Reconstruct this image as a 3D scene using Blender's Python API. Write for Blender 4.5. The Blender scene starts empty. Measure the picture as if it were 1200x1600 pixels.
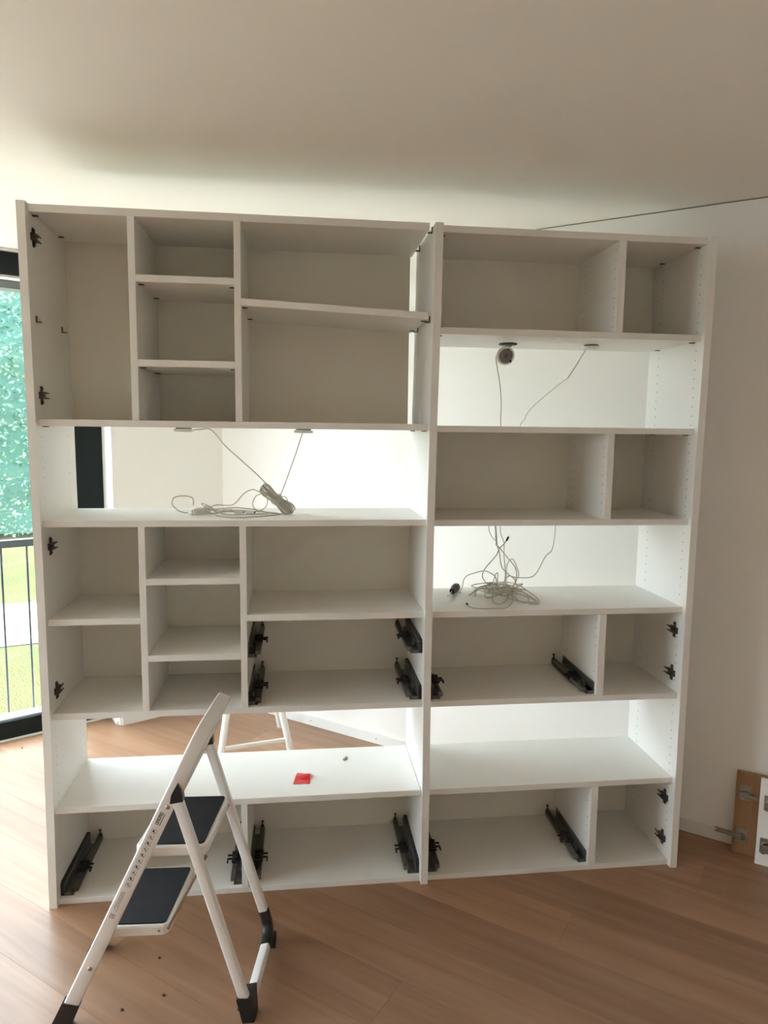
import bpy, bmesh, math, random
from mathutils import Vector, Matrix
random.seed(7)
scene = bpy.context.scene
COL = scene.collection

# ------------------------------------------------------------------ camera
CAM = Vector((0.8328, -2.3024, 1.6067))
RT = Vector((0.9927, -0.1202, 0.0120)); UP = Vector((0.0021, 0.1163, 0.9932)); FW = Vector((0.1208, 0.9859, -0.1157))
cam_d = bpy.data.cameras.new('camera'); cam = bpy.data.objects.new('camera', cam_d); COL.objects.link(cam)
cam_d.sensor_fit = 'HORIZONTAL'; cam_d.sensor_width = 36.0; cam_d.lens = 36.0 * 1100.07 / 1200.0
cam_d.clip_start = 0.05; cam_d.clip_end = 200
FW.normalize(); RT = (RT - FW * RT.dot(FW)).normalized(); UP = RT.cross(FW)
m = Matrix.Identity(4)
for i in range(3):
    m[i][0] = RT[i]; m[i][1] = UP[i]; m[i][2] = -FW[i]; m[i][3] = CAM[i]
cam.matrix_world = m
scene.camera = cam

# ------------------------------------------------------------------ sky, sun, exposure
SKY = 4.5
SUN = 42.0
EXPOSURE = 1.85
world = bpy.data.worlds.new('sky'); scene.world = world; world.use_nodes = True
bgn = world.node_tree.nodes['Background']; bgn.inputs[0].default_value = (0.80, 0.90, 1.0, 1); bgn.inputs[1].default_value = SKY
sd = bpy.data.lights.new('sun', 'SUN'); sd.energy = SUN; sd.angle = math.radians(2); sd.color = (1.0, 0.97, 0.93)
so = bpy.data.objects.new('sun', sd); COL.objects.link(so)
so.rotation_euler = Vector((-0.858, -0.505, -1.05)).to_track_quat('-Z', 'Y').to_euler()
so.location = (9, 5, 12)
vs = scene.view_settings
vs.view_transform = 'Standard'; vs.look = 'None'; vs.exposure = EXPOSURE; vs.gamma = 1.0; vs.use_curve_mapping = False
scene.cycles.max_bounces = 12; scene.cycles.diffuse_bounces = 8; scene.cycles.transparent_max_bounces = 12
scene.cycles.caustics_reflective = False; scene.cycles.caustics_refractive = False

# ------------------------------------------------------------------ materials
def mat(name, col, rough=0.5, metal=0.0, spec=0.5, noise=None, bump=None, coat=0.0):
    mt = bpy.data.materials.new(name); mt.use_nodes = True
    nt = mt.node_tree; b = nt.nodes['Principled BSDF']
    b.inputs['Base Color'].default_value = (*col, 1); b.inputs['Roughness'].default_value = rough
    b.inputs['Metallic'].default_value = metal; b.inputs['Specular IOR Level'].default_value = spec
    b.inputs['Coat Weight'].default_value = coat
    if noise or bump:
        tc = nt.nodes.new('ShaderNodeTexCoord'); mp = nt.nodes.new('ShaderNodeMapping')
        nt.links.new(tc.outputs['Object'], mp.inputs[0])
    if noise:                                   # (scale xyz, other colour, amount)
        sc, c2, amt = noise
        mp.inputs['Scale'].default_value = sc
        n = nt.nodes.new('ShaderNodeTexNoise'); n.inputs['Scale'].default_value = 1.0; n.inputs['Detail'].default_value = 5
        nt.links.new(mp.outputs[0], n.inputs['Vector'])
        r = nt.nodes.new('ShaderNodeValToRGB'); r.color_ramp.elements[0].position = 0.5 - amt; r.color_ramp.elements[1].position = 0.5 + amt
        r.color_ramp.elements[0].color = (*col, 1); r.color_ramp.elements[1].color = (*c2, 1)
        nt.links.new(n.outputs['Fac'], r.inputs[0]); nt.links.new(r.outputs[0], b.inputs['Base Color'])
    if bump:                                    # (scale, strength, distance)
        n2 = nt.nodes.new('ShaderNodeTexNoise'); n2.inputs['Scale'].default_value = bump[0]; n2.inputs['Detail'].default_value = 3
        nt.links.new(tc.outputs['Object'], n2.inputs['Vector'])
        bp = nt.nodes.new('ShaderNodeBump'); bp.inputs['Strength'].default_value = bump[1]; bp.inputs['Distance'].default_value = bump[2]
        nt.links.new(n2.outputs['Fac'], bp.inputs['Height']); nt.links.new(bp.outputs[0], b.inputs['Normal'])
    return mt

M = {}
M['laminate'] = mat('white_laminate', (0.83, 0.82, 0.785), 0.42, noise=((9, 9, 9), (0.81, 0.80, 0.765), 0.2))
M['panel'] = mat('white_back_panel', (0.80, 0.765, 0.685), 0.5, noise=((7, 7, 7), (0.78, 0.745, 0.665), 0.2))
M['wall'] = mat('white_wall_paint', (0.87, 0.86, 0.835), 0.85, spec=0.2, bump=(180, 0.12, 0.0006))
M['warm_bounce'] = mat('warm_bounce_wall_paint', (0.89, 0.835, 0.785), 0.85, spec=0.2, bump=(180, 0.12, 0.0006))  # for unseen walls, colour made up to bounce warm light
M['ceiling'] = mat('white_ceiling_paint', (0.88, 0.865, 0.835), 0.9, spec=0.2, bump=(220, 0.08, 0.0005))
M['trim'] = mat('white_lacquer_trim', (0.82, 0.82, 0.80), 0.4)
M['frame'] = mat('anthracite_frame', (0.006, 0.011, 0.012), 0.6, spec=0.25)
M['frame_edge'] = mat('grey_green_frame_edge', (0.16, 0.27, 0.26), 0.4)
M['sill'] = mat('pale_aluminium_sill', (0.62, 0.68, 0.74), 0.35, metal=0.3)
M['blind'] = mat('grey_blind_box', (0.10, 0.11, 0.11), 0.6)
M['railing'] = mat('grey_blue_railing', (0.035, 0.046, 0.062), 0.5)
M['black'] = mat('black_plastic', (0.012, 0.012, 0.015), 0.45)
M['runner'] = mat('dark_runner_steel', (0.15, 0.15, 0.14), 0.4, metal=0.6)
M['bronze'] = mat('dark_hinge_metal', (0.10, 0.085, 0.07), 0.35, metal=0.8)
M['nickel'] = mat('worn_nickel', (0.34, 0.30, 0.25), 0.32, metal=0.9)
M['holes'] = mat('hole_shade_dark', (0.10, 0.085, 0.065), 0.9, spec=0.1)
M['ladder'] = mat('white_powder_coat', (0.82, 0.81, 0.80), 0.35)
M['mat'] = mat('black_ribbed_tread', (0.010, 0.011, 0.014), 0.75, spec=0.25, bump=(400, 0.4, 0.001), noise=((14, 14, 14), (0.016, 0.017, 0.021), 0.25))
M['print'] = mat('dark_printed_ink', (0.03, 0.022, 0.02), 0.7)
M['cable'] = mat('white_cable_backlit_tone', (0.55, 0.52, 0.45), 0.5)  # white cable, its backlit shade put into a darker base colour
M['plastic'] = mat('white_plastic', (0.80, 0.79, 0.76), 0.4)
M['puckin'] = mat('grey_puck_inside', (0.22, 0.21, 0.19), 0.5)
M['red'] = mat('red_plastic_film', (0.75, 0.012, 0.03), 0.4, noise=((40, 40, 40), (0.60, 0.008, 0.02), 0.2))
M['veneer'] = mat('oak_veneer_door', (0.30, 0.16, 0.075), 0.5, noise=((60, 60, 2.5), (0.36, 0.20, 0.10), 0.2))
M['joint'] = mat('shadow_gap_dark', (0.22, 0.18, 0.14), 0.9)
M['steel'] = mat('bright_steel', (0.6, 0.6, 0.6), 0.3, metal=1.0)
M['lawn'] = mat('sunlit_lawn', (0.013, 0.019, 0.005), 0.9, spec=0.1, noise=((1.3, 1.3, 1.3), (0.024, 0.024, 0.010), 0.22), bump=(60, 0.6, 0.05))
M['path'] = mat('pale_gravel_path', (0.075, 0.07, 0.06), 0.9, noise=((6, 6, 6), (0.06, 0.056, 0.048), 0.2))
M['bounce_slab'] = mat('pale_reflector_slab', (0.45, 0.45, 0.44), 0.85, noise=((4, 4, 4), (0.41, 0.41, 0.40), 0.25))
M['leafcore'] = mat('hedge_inner_green', (0.04, 0.11, 0.08), 0.9)
M['bark'] = mat('bark', (0.09, 0.06, 0.04), 0.9)
M['outer'] = mat('outer_render', (0.6, 0.58, 0.55), 0.9)

def leaf_mat():
    mt = bpy.data.materials.new('hedge_leaves'); mt.use_nodes = True; nt = mt.node_tree
    b = nt.nodes['Principled BSDF']; b.inputs['Roughness'].default_value = 0.6; b.inputs['Specular IOR Level'].default_value = 0.25
    tc = nt.nodes.new('ShaderNodeTexCoord'); n = nt.nodes.new('ShaderNodeTexNoise'); n.inputs['Scale'].default_value = 1.4; n.inputs['Detail'].default_value = 6
    r = nt.nodes.new('ShaderNodeValToRGB')
    r.color_ramp.elements[0].position = 0.34; r.color_ramp.elements[0].color = (0.075, 0.150, 0.150, 1)
    em = r.color_ramp.elements.new(0.5); em.color = (0.125, 0.205, 0.135, 1)
    r.color_ramp.elements[1].position = 0.66; r.color_ramp.elements[1].color = (0.17, 0.245, 0.135, 1)
    nt.links.new(tc.outputs['Object'], n.inputs['Vector']); nt.links.new(n.outputs['Fac'], r.inputs[0]); nt.links.new(r.outputs[0], b.inputs['Base Color'])
    return mt
M['leaf'] = leaf_mat()

def oak_floor():
    mt = bpy.data.materials.new('oak_plank'); mt.use_nodes = True; nt = mt.node_tree; N = nt.nodes; L = nt.links
    b = N['Principled BSDF']; b.inputs['Roughness'].default_value = 0.38; b.inputs['Specular IOR Level'].default_value = 0.45; b.inputs['Coat Weight'].default_value = 0.06; b.inputs['Coat Roughness'].default_value = 0.35
    tc = N.new('ShaderNodeTexCoord'); oi = N.new('ShaderNodeObjectInfo')
    off = N.new('ShaderNodeVectorMath'); off.operation = 'SCALE'; off.inputs[0].default_value = (37, 91, 13); L.new(oi.outputs['Random'], off.inputs['Scale'])
    ad = N.new('ShaderNodeVectorMath'); ad.operation = 'ADD'; L.new(tc.outputs['Object'], ad.inputs[0]); L.new(off.outputs[0], ad.inputs[1])
    mp = N.new('ShaderNodeMapping'); mp.inputs['Scale'].default_value = (1.6, 26, 10); L.new(ad.outputs[0], mp.inputs[0])
    n1 = N.new('ShaderNodeTexNoise'); n1.inputs['Scale'].default_value = 1.0; n1.inputs['Detail'].default_value = 6; n1.inputs['Distortion'].default_value = 0.6; L.new(mp.outputs[0], n1.inputs['Vector'])
    mp2 = N.new('ShaderNodeMapping'); mp2.inputs['Scale'].default_value = (0.9, 4.5, 3); L.new(ad.outputs[0], mp2.inputs[0])
    n2 = N.new('ShaderNodeTexNoise'); n2.inputs['Scale'].default_value = 1.0; n2.inputs['Detail'].default_value = 2; n2.inputs['Distortion'].default_value = 1.2; L.new(mp2.outputs[0], n2.inputs['Vector'])
    r1 = N.new('ShaderNodeValToRGB'); e = r1.color_ramp.elements
    e[0].position = 0.30; e[0].color = (0.315, 0.170, 0.096, 1); e[1].position = 0.66; e[1].color = (0.395, 0.232, 0.142, 1)
    L.new(n1.outputs['Fac'], r1.inputs[0])
    r2 = N.new('ShaderNodeValToRGB'); e = r2.color_ramp.elements
    e[0].position = 0.35; e[0].color = (0.90, 0.88, 0.86, 1); e[1].position = 0.65; e[1].color = (1.05, 1.05, 1.05, 1)
    L.new(n2.outputs['Fac'], r2.inputs[0])
    mx = N.new('ShaderNodeMix'); mx.data_type = 'RGBA'; mx.blend_type = 'MULTIPLY'; mx.inputs['Factor'].default_value = 1
    L.new(r1.outputs[0], mx.inputs[6]); L.new(r2.outputs[0], mx.inputs[7])
    rr = N.new('ShaderNodeMapRange'); rr.inputs['To Min'].default_value = 0.84; rr.inputs['To Max'].default_value = 1.08; L.new(oi.outputs['Random'], rr.inputs['Value'])
    mx2 = N.new('ShaderNodeVectorMath'); mx2.operation = 'SCALE'; L.new(mx.outputs[2], mx2.inputs[0]); L.new(rr.outputs[0], mx2.inputs['Scale'])
    L.new(mx2.outputs[0], b.inputs['Base Color'])
    bp = N.new('ShaderNodeBump'); bp.inputs['Strength'].default_value = 0.08; bp.inputs['Distance'].default_value = 0.001
    L.new(n1.outputs['Fac'], bp.inputs['Height']); L.new(bp.outputs[0], b.inputs['Normal'])
    return mt
M['oak'] = oak_floor()

def glass_mat():
    mt = bpy.data.materials.new('window_glass'); mt.use_nodes = True; nt = mt.node_tree; N = nt.nodes; L = nt.links
    N.remove(N['Principled BSDF']); out = N['Material Output']
    tr = N.new('ShaderNodeBsdfTransparent'); tr.inputs[0].default_value = (0.965, 0.985, 0.975, 1)
    gl = N.new('ShaderNodeBsdfGlossy'); gl.inputs['Roughness'].default_value = 0.02
    lw = N.new('ShaderNodeLayerWeight'); lw.inputs[0].default_value = 0.5
    pw = N.new('ShaderNodeMath'); pw.operation = 'POWER'; pw.inputs[1].default_value = 5.0; L.new(lw.outputs['Facing'], pw.inputs[0])
    fr = N.new('ShaderNodeMath'); fr.operation = 'MULTIPLY_ADD'; fr.inputs[1].default_value = 0.9; fr.inputs[2].default_value = 0.04; L.new(pw.outputs[0], fr.inputs[0])
    mx = N.new('ShaderNodeMixShader'); L.new(fr.outputs[0], mx.inputs[0]); L.new(tr.outputs[0], mx.inputs[1]); L.new(gl.outputs[0], mx.inputs[2]); L.new(mx.outputs[0], out.inputs[0])
    return mt
M['glass'] = glass_mat()

# ------------------------------------------------------------------ mesh helpers
class MB:
    """collects vertices and faces; build() links them as ONE mesh object"""
    def __init__(s): s.v = []; s.f = []; s.smooth = []
    def add(s, vs, fs, sm=False):
        o = len(s.v); s.v += [tuple(v) for v in vs]; s.f += [tuple(i + o for i in f) for f in fs]; s.smooth += [sm] * len(fs); return s
    def box(s, x0, x1, y0, y1, z0, z1, mtx=None, c=0.0):
        bm = bmesh.new(); bmesh.ops.create_cube(bm, size=1)
        for v in bm.verts: v.co = Vector(((x0 + x1) / 2 + v.co.x * (x1 - x0), (y0 + y1) / 2 + v.co.y * (y1 - y0), (z0 + z1) / 2 + v.co.z * (z1 - z0)))
        if c > 0: bmesh.ops.bevel(bm, geom=list(bm.edges), offset=c, segments=1, affect='EDGES')
        if mtx is not None: bm.transform(mtx)
        bm.verts.index_update()
        s.add([v.co for v in bm.verts], [[v.index for v in f.verts] for f in bm.faces]); bm.free(); return s
    def prism(s, poly, z0, z1, axis='z'):
        """polygon extruded; axis z: poly=(x,y); axis x: poly=(y,z); axis y: poly=(x,z)"""
        n = len(poly)
        f = {'z': lambda a, b, h: (a, b, h), 'x': lambda a, b, h: (h, a, b), 'y': lambda a, b, h: (a, h, b)}[axis]
        vs = [f(a, b, z0) for a, b in poly] + [f(a, b, z1) for a, b in poly]
        fs = [list(range(n))[::-1], list(range(n, 2 * n))] + [[i, (i + 1) % n, n + (i + 1) % n, n + i] for i in range(n)]
        return s.add(vs, fs)
    def sweep(s, pts, sect, nrm=None, caps=True, smooth=True):
        """sweep a section [(a,b)] along pts; a goes along nrm (fixed) or a transported frame"""
        pts = [Vector(p) for p in pts]; k = len(sect); vs = []; prev = None
        for i, p in enumerate(pts):
            if i == 0: t = pts[1] - p
            elif i == len(pts) - 1: t = p - pts[i - 1]
            else: t = (pts[i + 1] - p).normalized() + (p - pts[i - 1]).normalized()
            t.normalize()
            if nrm is not None: a = Vector(nrm)
            else:
                if prev is None: prev = Vector((0, 0, 1)) if abs(t.z) < 0.9 else Vector((1, 0, 0))
                a = prev
            a = (a - t * a.dot(t))
            if a.length < 1e-6: a = t.orthogonal()
            a.normalize(); prev = a; b = t.cross(a)
            sc = 1.0
            if nrm is not None and 0 < i < len(pts) - 1:
                ca = (p - pts[i - 1]).normalized().dot((pts[i + 1] - p).normalized()); sc = 1 / max(0.5, math.sqrt((1 + ca) / 2))
            for (x, y) in sect: vs.append(p + a * x + b * y * sc)
        fs = []
        for i in range(len(pts) - 1):
            for j in range(k):
                fs.append([i * k + j, i * k + (j + 1) % k, (i + 1) * k + (j + 1) % k, (i + 1) * k + j])
        if caps: fs += [list(range(k))[::-1], [(len(pts) - 1) * k + j for j in range(k)]]
        return s.add(vs, fs, smooth)
    def tube(s, pts, r, sides=6, sub=6, smooth=True):
        pts = catmull(pts, sub) if sub > 1 else pts
        return s.sweep(pts, [(r * math.cos(2 * math.pi * j / sides), r * math.sin(2 * math.pi * j / sides)) for j in range(sides)])
    def lathe(s, prof, o, ax, seg=20, smooth=True):
        """prof [(r,h)] round axis ax from point o"""
        ax = Vector(ax).normalized(); a = ax.orthogonal().normalized(); b = ax.cross(a); o = Vector(o); vs = []
        for r, h in prof:
            for j in range(seg):
                t = 2 * math.pi * j / seg; vs.append(o + ax * h + (a * math.cos(t) + b * math.sin(t)) * r)
        fs = [[i * seg + j, i * seg + (j + 1) % seg, (i + 1) * seg + (j + 1) % seg, (i + 1) * seg + j] for i in range(len(prof) - 1) for j in range(seg)]
        fs += [list(range(seg))[::-1], [(len(prof) - 1) * seg + j for j in range(seg)]]
        return s.add(vs, fs, smooth)
    def mesh(s, name, m):
        me = bpy.data.meshes.new(name); me.from_pydata(s.v, [], s.f); me.materials.append(M[m] if isinstance(m, str) else m)
        for i, p in enumerate(me.polygons): p.use_smooth = s.smooth[i]
        bm = bmesh.new(); bm.from_mesh(me); bmesh.ops.recalc_face_normals(bm, faces=bm.faces); bm.to_mesh(me); bm.free()
        if any(s.smooth): me.set_sharp_from_angle(angle=math.radians(40))
        return me
    def build(s, name, m, parent=None, loc=None):
        return link(name, s.mesh(name, m), parent, loc)

def link(name, me, parent=None, loc=None):
    o = bpy.data.objects.new(name, me); COL.objects.link(o)
    if parent is not None: o.parent = parent
    if loc is not None: o.location = loc
    return o
def catmull(P, sub):
    P = [Vector(p) for p in P]; Q = [2 * P[0] - P[1]] + P + [2 * P[-1] - P[-2]]; out = []
    for i in range(1, len(Q) - 2):
        a, b, c, d = Q[i - 1], Q[i], Q[i + 1], Q[i + 2]
        for k in range(sub):
            t = k / sub
            out.append(0.5 * (2 * b + (c - a) * t + (2 * a - 5 * b + 4 * c - d) * t * t + (3 * b - a - 3 * c + d) * t ** 3))
    out.append(P[-1]); return out
def thing(name, label, cat, loc=(0, 0, 0), rz=0, group=None):
    o = bpy.data.objects.new(name, None); o.empty_display_size = 0.1; COL.objects.link(o)
    o.location = loc; o.rotation_euler = (0, 0, rz); tag(o, label, cat, group); return o
def tag(o, label, cat, group=None):
    o['label'] = label; o['category'] = cat
    if group: o['group'] = group
    return o
def struct(o, label=None):
    o['kind'] = 'structure'
    if label: o['label'] = label
    return o

# ------------------------------------------------------------------ the room shell
HC = 2.454                                                  # ceiling height
U = Vector((0.7855, -0.6189, 0)); V = Vector((0.6189, 0.7855, 0))      # along / out of the slanting wall
DW = Vector((0.8583, 0.5132, 0)); NW = Vector((0.5132, -0.8583, 0))    # along / into the room from the window wall
A = Vector((0.402, 1.808, 0))                               # far corner
E0 = Vector((-0.209, 1.633, 0))                             # right end of the window frame
B = A + U * 5.2
WEND = E0 - DW * 3.30
XW = WEND.x                                                # the second glazed side starts at that corner
YW = -1.75                                                 # and ends here
room = [A + DW * 0.1 , B, Vector((3.7, -3.8, 0)), Vector((XW, -3.8, 0)), WEND]
def clip(poly, p, n):                                       # keep the side where (q-p).n <= 0
    out = []
    for i in range(len(poly)):
        a, b = poly[i], poly[(i + 1) % len(poly)]; da, db = (a - p).dot(n), (b - p).dot(n)
        if da <= 0: out.append(a)
        if da * db < 0: out.append(a + (b - a) * (da / (da - db)))
    return out
halfplanes = [(A, V), (E0 + NW * 0.02, -NW), (Vector((3.7, -3.8, 0)), Vector((0, -1, 0))), (Vector((XW + 0.02, -3.8, 0)), Vector((-1, 0, 0))), (Vector((3.6, 0, 0)), Vector((1, 0, 0)))]

floor_poly = [Vector((-8, -8, 0)), Vector((8, -8, 0)), Vector((8, 8, 0)), Vector((-8, 8, 0))]
for p, n in halfplanes: floor_poly = clip(floor_poly, p + n * 0.06, n)
flo = MB().prism([(q.x, q.y) for q in floor_poly], -0.16, -0.014).build('floor', 'outer'); struct(flo, 'light oak plank floor of the room')
PW, PL = 0.186, 2.15
rows = range(-42, 12)
for r in rows:
    shift = (r * 0.83) % PL
    for k in range(-4, 6):
        c0 = A - V * 0.004 + V * (r * PW) + U * (k * PL + shift)
        q = [c0, c0 + U * PL, c0 + U * PL + V * PW, c0 + V * PW]
        for p, n in halfplanes:
            if q: q = clip(q, p, n)
        if len(q) < 3: continue
        cen = sum(q, Vector()) / len(q)
        loc2 = [((v - cen).dot(U), (v - cen).dot(V)) for v in q]
        area = abs(sum(loc2[i][0] * loc2[(i + 1) % len(loc2)][1] - loc2[(i + 1) % len(loc2)][0] * loc2[i][1] for i in range(len(loc2)))) / 2
        if area < 0.01: continue
        g = 0.0003                                          # joint
        sh = []
        for (x, y) in loc2:
            sh.append((x - math.copysign(g, x), y - math.copysign(g, y)))
        mb = MB().prism(sh, -0.014, 0.0)
        o = mb.build('plank', 'oak', flo, cen); o.rotation_euler = (0, 0, math.atan2(U.y, U.x))

ceil_poly = [Vector((-8, -8, 0)), Vector((8, -8, 0)), Vector((8, 8, 0)), Vector((-8, 8, 0))]
for p, n in halfplanes: ceil_poly = clip(ceil_poly, p + n * 0.35, n)
ce = MB().prism([(q.x, q.y) for q in ceil_poly], HC, HC + 0.25).build('ceiling', 'ceiling'); struct(ce, 'plain white plaster ceiling')

def wall(name, a, b, n_out, th=0.2, z0=-0.16, z1=HC, m='wall'):
    a2, b2 = a + n_out * th, b + n_out * th
    o = MB().prism([(a.x, a.y), (b.x, b.y), (b2.x, b2.y), (a2.x, a2.y)], z0, z1 - 0.001).build(name, m); return struct(o)
wall('wall_right', A - U * 0.25, B + U * 0.3, V)
wall('wall_back', E0 + NW * 0.16, A + DW * 0.0, -NW, th=0.30)
wall('wall_side', Vector((3.6, -0.5, 0)), Vector((3.6, -4.0, 0)), Vector((1, 0, 0)), m='warm_bounce')
wall('wall_front', Vector((3.8, -3.8, 0)), Vector((XW - 0.3, -3.8, 0)), Vector((0, -1, 0)), m='warm_bounce')
wall('wall_left', Vector((XW, -3.8, 0)), Vector((XW, YW, 0)), Vector((-1, 0, 0)), m='warm_bounce')

sj = MB(); q0, q1 = A + U * 0.0, A + U * 4.6  # dark strip standing in for the shadow gap under the ceiling
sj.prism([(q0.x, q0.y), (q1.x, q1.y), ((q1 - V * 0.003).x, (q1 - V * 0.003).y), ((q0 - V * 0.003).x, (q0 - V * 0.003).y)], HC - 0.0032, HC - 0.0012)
struct(sj.build('trim_2', 'joint'), 'thin dark strip painted as shadow gap between wall and ceiling')

def skirting(name, a, b, n_in):
    o = bpy.data.objects.new(name, None); COL.objects.link(o); struct(o)
    d = (b - a).normalized(); n = int((b - a).length / 2.4) + 1
    for i in range(n):
        p = a + (b - a) * (i / n) + d * 0.0006; q = a + (b - a) * ((i + 1) / n) - d * 0.0006
        p2, q2 = p + n_in * 0.012, q + n_in * 0.012
        mb = MB().prism([(p.x, p.y), (q.x, q.y), (q2.x, q2.y), (p2.x, p2.y)], 0.0, 0.052)
        bd = mb.build('skirting_board', 'trim', o)
        s = p + d * 0.2; mbs = MB()
        while (s - p).dot(d) < (q - p).length:
            mbs.lathe([(0.004, 0), (0.003, 0.0008)], s + n_in * 0.012 + Vector((0, 0, 0.026)), n_in, 8); s = s + d * 0.42
        mbs.build('screw_head', 'nickel', bd)
    return o
skirting('baseboard_right', A + U * 0.02, A + U * 5.0, -V)
skirting('baseboard_back', E0 + NW * 0.16 + DW * 0.01, A - DW * 0.03, NW)

# ------------------------------------------------------------------ windows
def wpt(s, o): return E0 - DW * s + NW * o                 # s to the left along the window wall, o into the room
def wbox(mb, s0, s1, o0, o1, z0, z1):
    q = [wpt(s0, o0), wpt(s1, o0), wpt(s1, o1), wpt(s0, o1)]
    return mb.prism([(v.x, v.y) for v in q], z0, z1)
def glazing(num, org, along, inward, s0, s1, pr, pl):
    """one floor-to-ceiling light: org + along*s, inner face on the line, frame reaching outward"""
    def gb(a, b, o0, o1, z0, z1, nm, m, par):
        q = [org + along * a + inward * o0, org + along * b + inward * o0, org + along * b + inward * o1, org + along * a + inward * o1]
        return MB().prism([(v.x, v.y) for v in q], z0, z1).build(nm, m, par)
    w = bpy.data.objects.new('window_%d' % num, None); COL.objects.link(w); struct(w, 'floor to ceiling glazing with dark anthracite frame' if num == 1 else None)
    gb(s0, s0 + pr, -0.075, 0.0, -0.02, HC, 'frame_post', 'frame', w)
    gb(s1 - pl, s1, -0.075, 0.0, -0.02, HC, 'frame_post', 'frame', w)
    gb(s0 + pr, s1 - pl, -0.075, 0.0, 2.338, HC, 'frame_head', 'frame', w)
    gb(s0 + pr, s1 - pl, -0.075, 0.0, -0.02, 0.095, 'frame_foot', 'frame', w)
    gb(s0 + pr, s1 - pl, -0.10, -0.018, 0.095, 0.104, 'sill', 'sill', w)
    gb(s0 + pr, s0 + pr + 0.012, -0.06, -0.028, 0.104, 2.338, 'glazing_bead', 'frame_edge', w)
    gb(s0 + pr + 0.012, s1 - pl, -0.046, -0.040, 0.104, 2.338, 'pane', 'glass', w)
    gb(s0 + pr, s1 - pl, -0.085, -0.02, 2.324, 2.336, 'glazing_bead', 'trim', w)
    gb(s0, s1, -0.20, -0.09, 2.285, 2.36, 'blind_box', 'blind', w)
    gb(s0, s1, -0.21, -0.075, -0.16, -0.02, 'outer_threshold', 'sill', w)
glazing(1, E0, -DW, NW, 0.0, 1.66, 0.137, 0.06); glazing(2, E0, -DW, NW, 1.66, 3.30, 0.06, 0.08)
cnr = Vector((XW, WEND.y, 0)); hl_ = (WEND.y - YW) / 2
glazing(3, cnr, Vector((0, -1, 0)), Vector((1, 0, 0)), 0.0, hl_, 0.08, 0.06); glazing(4, cnr, Vector((0, -1, 0)), Vector((1, 0, 0)), hl_, 2 * hl_, 0.06, 0.08)
tr = bpy.data.objects.new('trim_1', None); COL.objects.link(tr); struct(tr, 'white strip between window frame foot and oak floor')
wbox(MB(), 0, 3.28, 0.0, 0.02, -0.002, 0.004).build('threshold_strip', 'trim', tr)
wbox(MB(), 0, 3.28, 0.0, 0.02, HC - 0.012, HC - 0.0012).build('ceiling_strip', 'trim', tr)

# ------------------------------------------------------------------ bookcase
W, T, D, EI, TS = 2.2317, 0.0251, 0.3786, 0.0206, 0.0212
bc = thing('bookcase', 'tall white laminate bookcase with open shelves, half assembled, against the slanting wall', 'bookcase')
def board(xs, zs, y0, y1, th):
    """upright that may bow a little: xs = left face at heights zs"""
    vs = []; fs = []
    for x, z in zip(xs, zs): vs += [(x, y0, z), (x + th, y0, z), (x + th, y1, z), (x, y1, z)]
    for i in range(len(zs) - 1):
        for j in range(4): fs.append([i * 4 + j, i * 4 + (j + 1) % 4, (i + 1) * 4 + (j + 1) % 4, (i + 1) * 4 + j])
    n = (len(zs) - 1) * 4; fs += [[3, 2, 1, 0], [n, n + 1, n + 2, n + 3]]
    return MB().add(vs, fs)
ZB = [0, 0.27, 0.5, 0.76, 1.2, 1.4, 1.675, 2.0]
XL = [0.003, 0.0055, 0.007, 0.0075, 0.0065, 0.0045, 0.0035, 0.0015]
XM = [1.2632, 1.2628, 1.2614, 1.2600, 1.2600, 1.2612, 1.2640, 1.2690]
XR = [2.2043, 2.2038, 2.2030, 2.2018, 2.2015, 2.2030, 2.2055, 2.2080]
def bow(X, z):
    ZZ = ZB + [2.27]; i = 0
    XX = X + [2 * X[-1] - X[-2] if False else {id(XL): 0.0, id(XM): 1.2712, id(XR): 2.2075}[id(X)]]
    while i < len(ZZ) - 2 and z > ZZ[i + 1]: i += 1
    t = (z - ZZ[i]) / (ZZ[i + 1] - ZZ[i]); return XX[i] * (1 - t) + XX[i + 1] * t
up_l = board([bow(XL, z) for z in ZB] + [0.0], ZB + [2.2735], 0, D, T).build('upright', 'laminate', bc)
up_m = board([bow(XM, z) for z in ZB] + [1.2712], ZB + [2.268], 0, D, T).build('upright', 'laminate', bc)
up_r = board([bow(XR, z) for z in ZB] + [2.2075], ZB + [2.2645], 0, D, T).build('upright', 'laminate', bc)

def support(parent, x, y, z, side, tall=True):
    """small metal clip under a shelf end; side=+1 sits on a face looking to +x"""
    mb = MB(); x1 = x + side * 0.0004
    if tall: mb.box(min(x1, x1 + side * 0.0022), max(x1, x1 + side * 0.0022), y - 0.006, y + 0.006, z - 0.003, z + 0.017)
    mb.box(min(x1, x1 + side * 0.016), max(x1, x1 + side * 0.016), y - 0.006, y + 0.006, z - 0.003, z - 0.0002)
    return mb.build('shelf_support', 'bronze', parent)
SY = (0.062, 0.302)
def shelf(x0, x1, z, th=TS, y0=EI, y1=D, sup=(0, 0), tilt=0.0, name='shelf'):
    """sup = how many visible clips (left, right)"""
    if tilt == 0:
        o = MB().box(x0, x1, y0, y1, z - th, z, c=0.0008).build(name, 'laminate', bc)
    else:
        mb = MB(); p = [(x0, z), (x1, z + tilt), (x1, z + tilt - th), (x0, z - th)]
        mb.prism(p, y0, y1, 'y'); o = mb.build(name, 'laminate', bc)
    for i, y in enumerate(SY):
        if sup[0] > i: support(o, x0, y, z - th, 1)
        if sup[1] > i: support(o, x1, y, z + tilt - th, -1)
    return o
XLI = 0.0265                       # left inner face
ZL = [2.2705, 1.6276, 1.3081, 0.6706, 0.3451, 0.0195]
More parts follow.
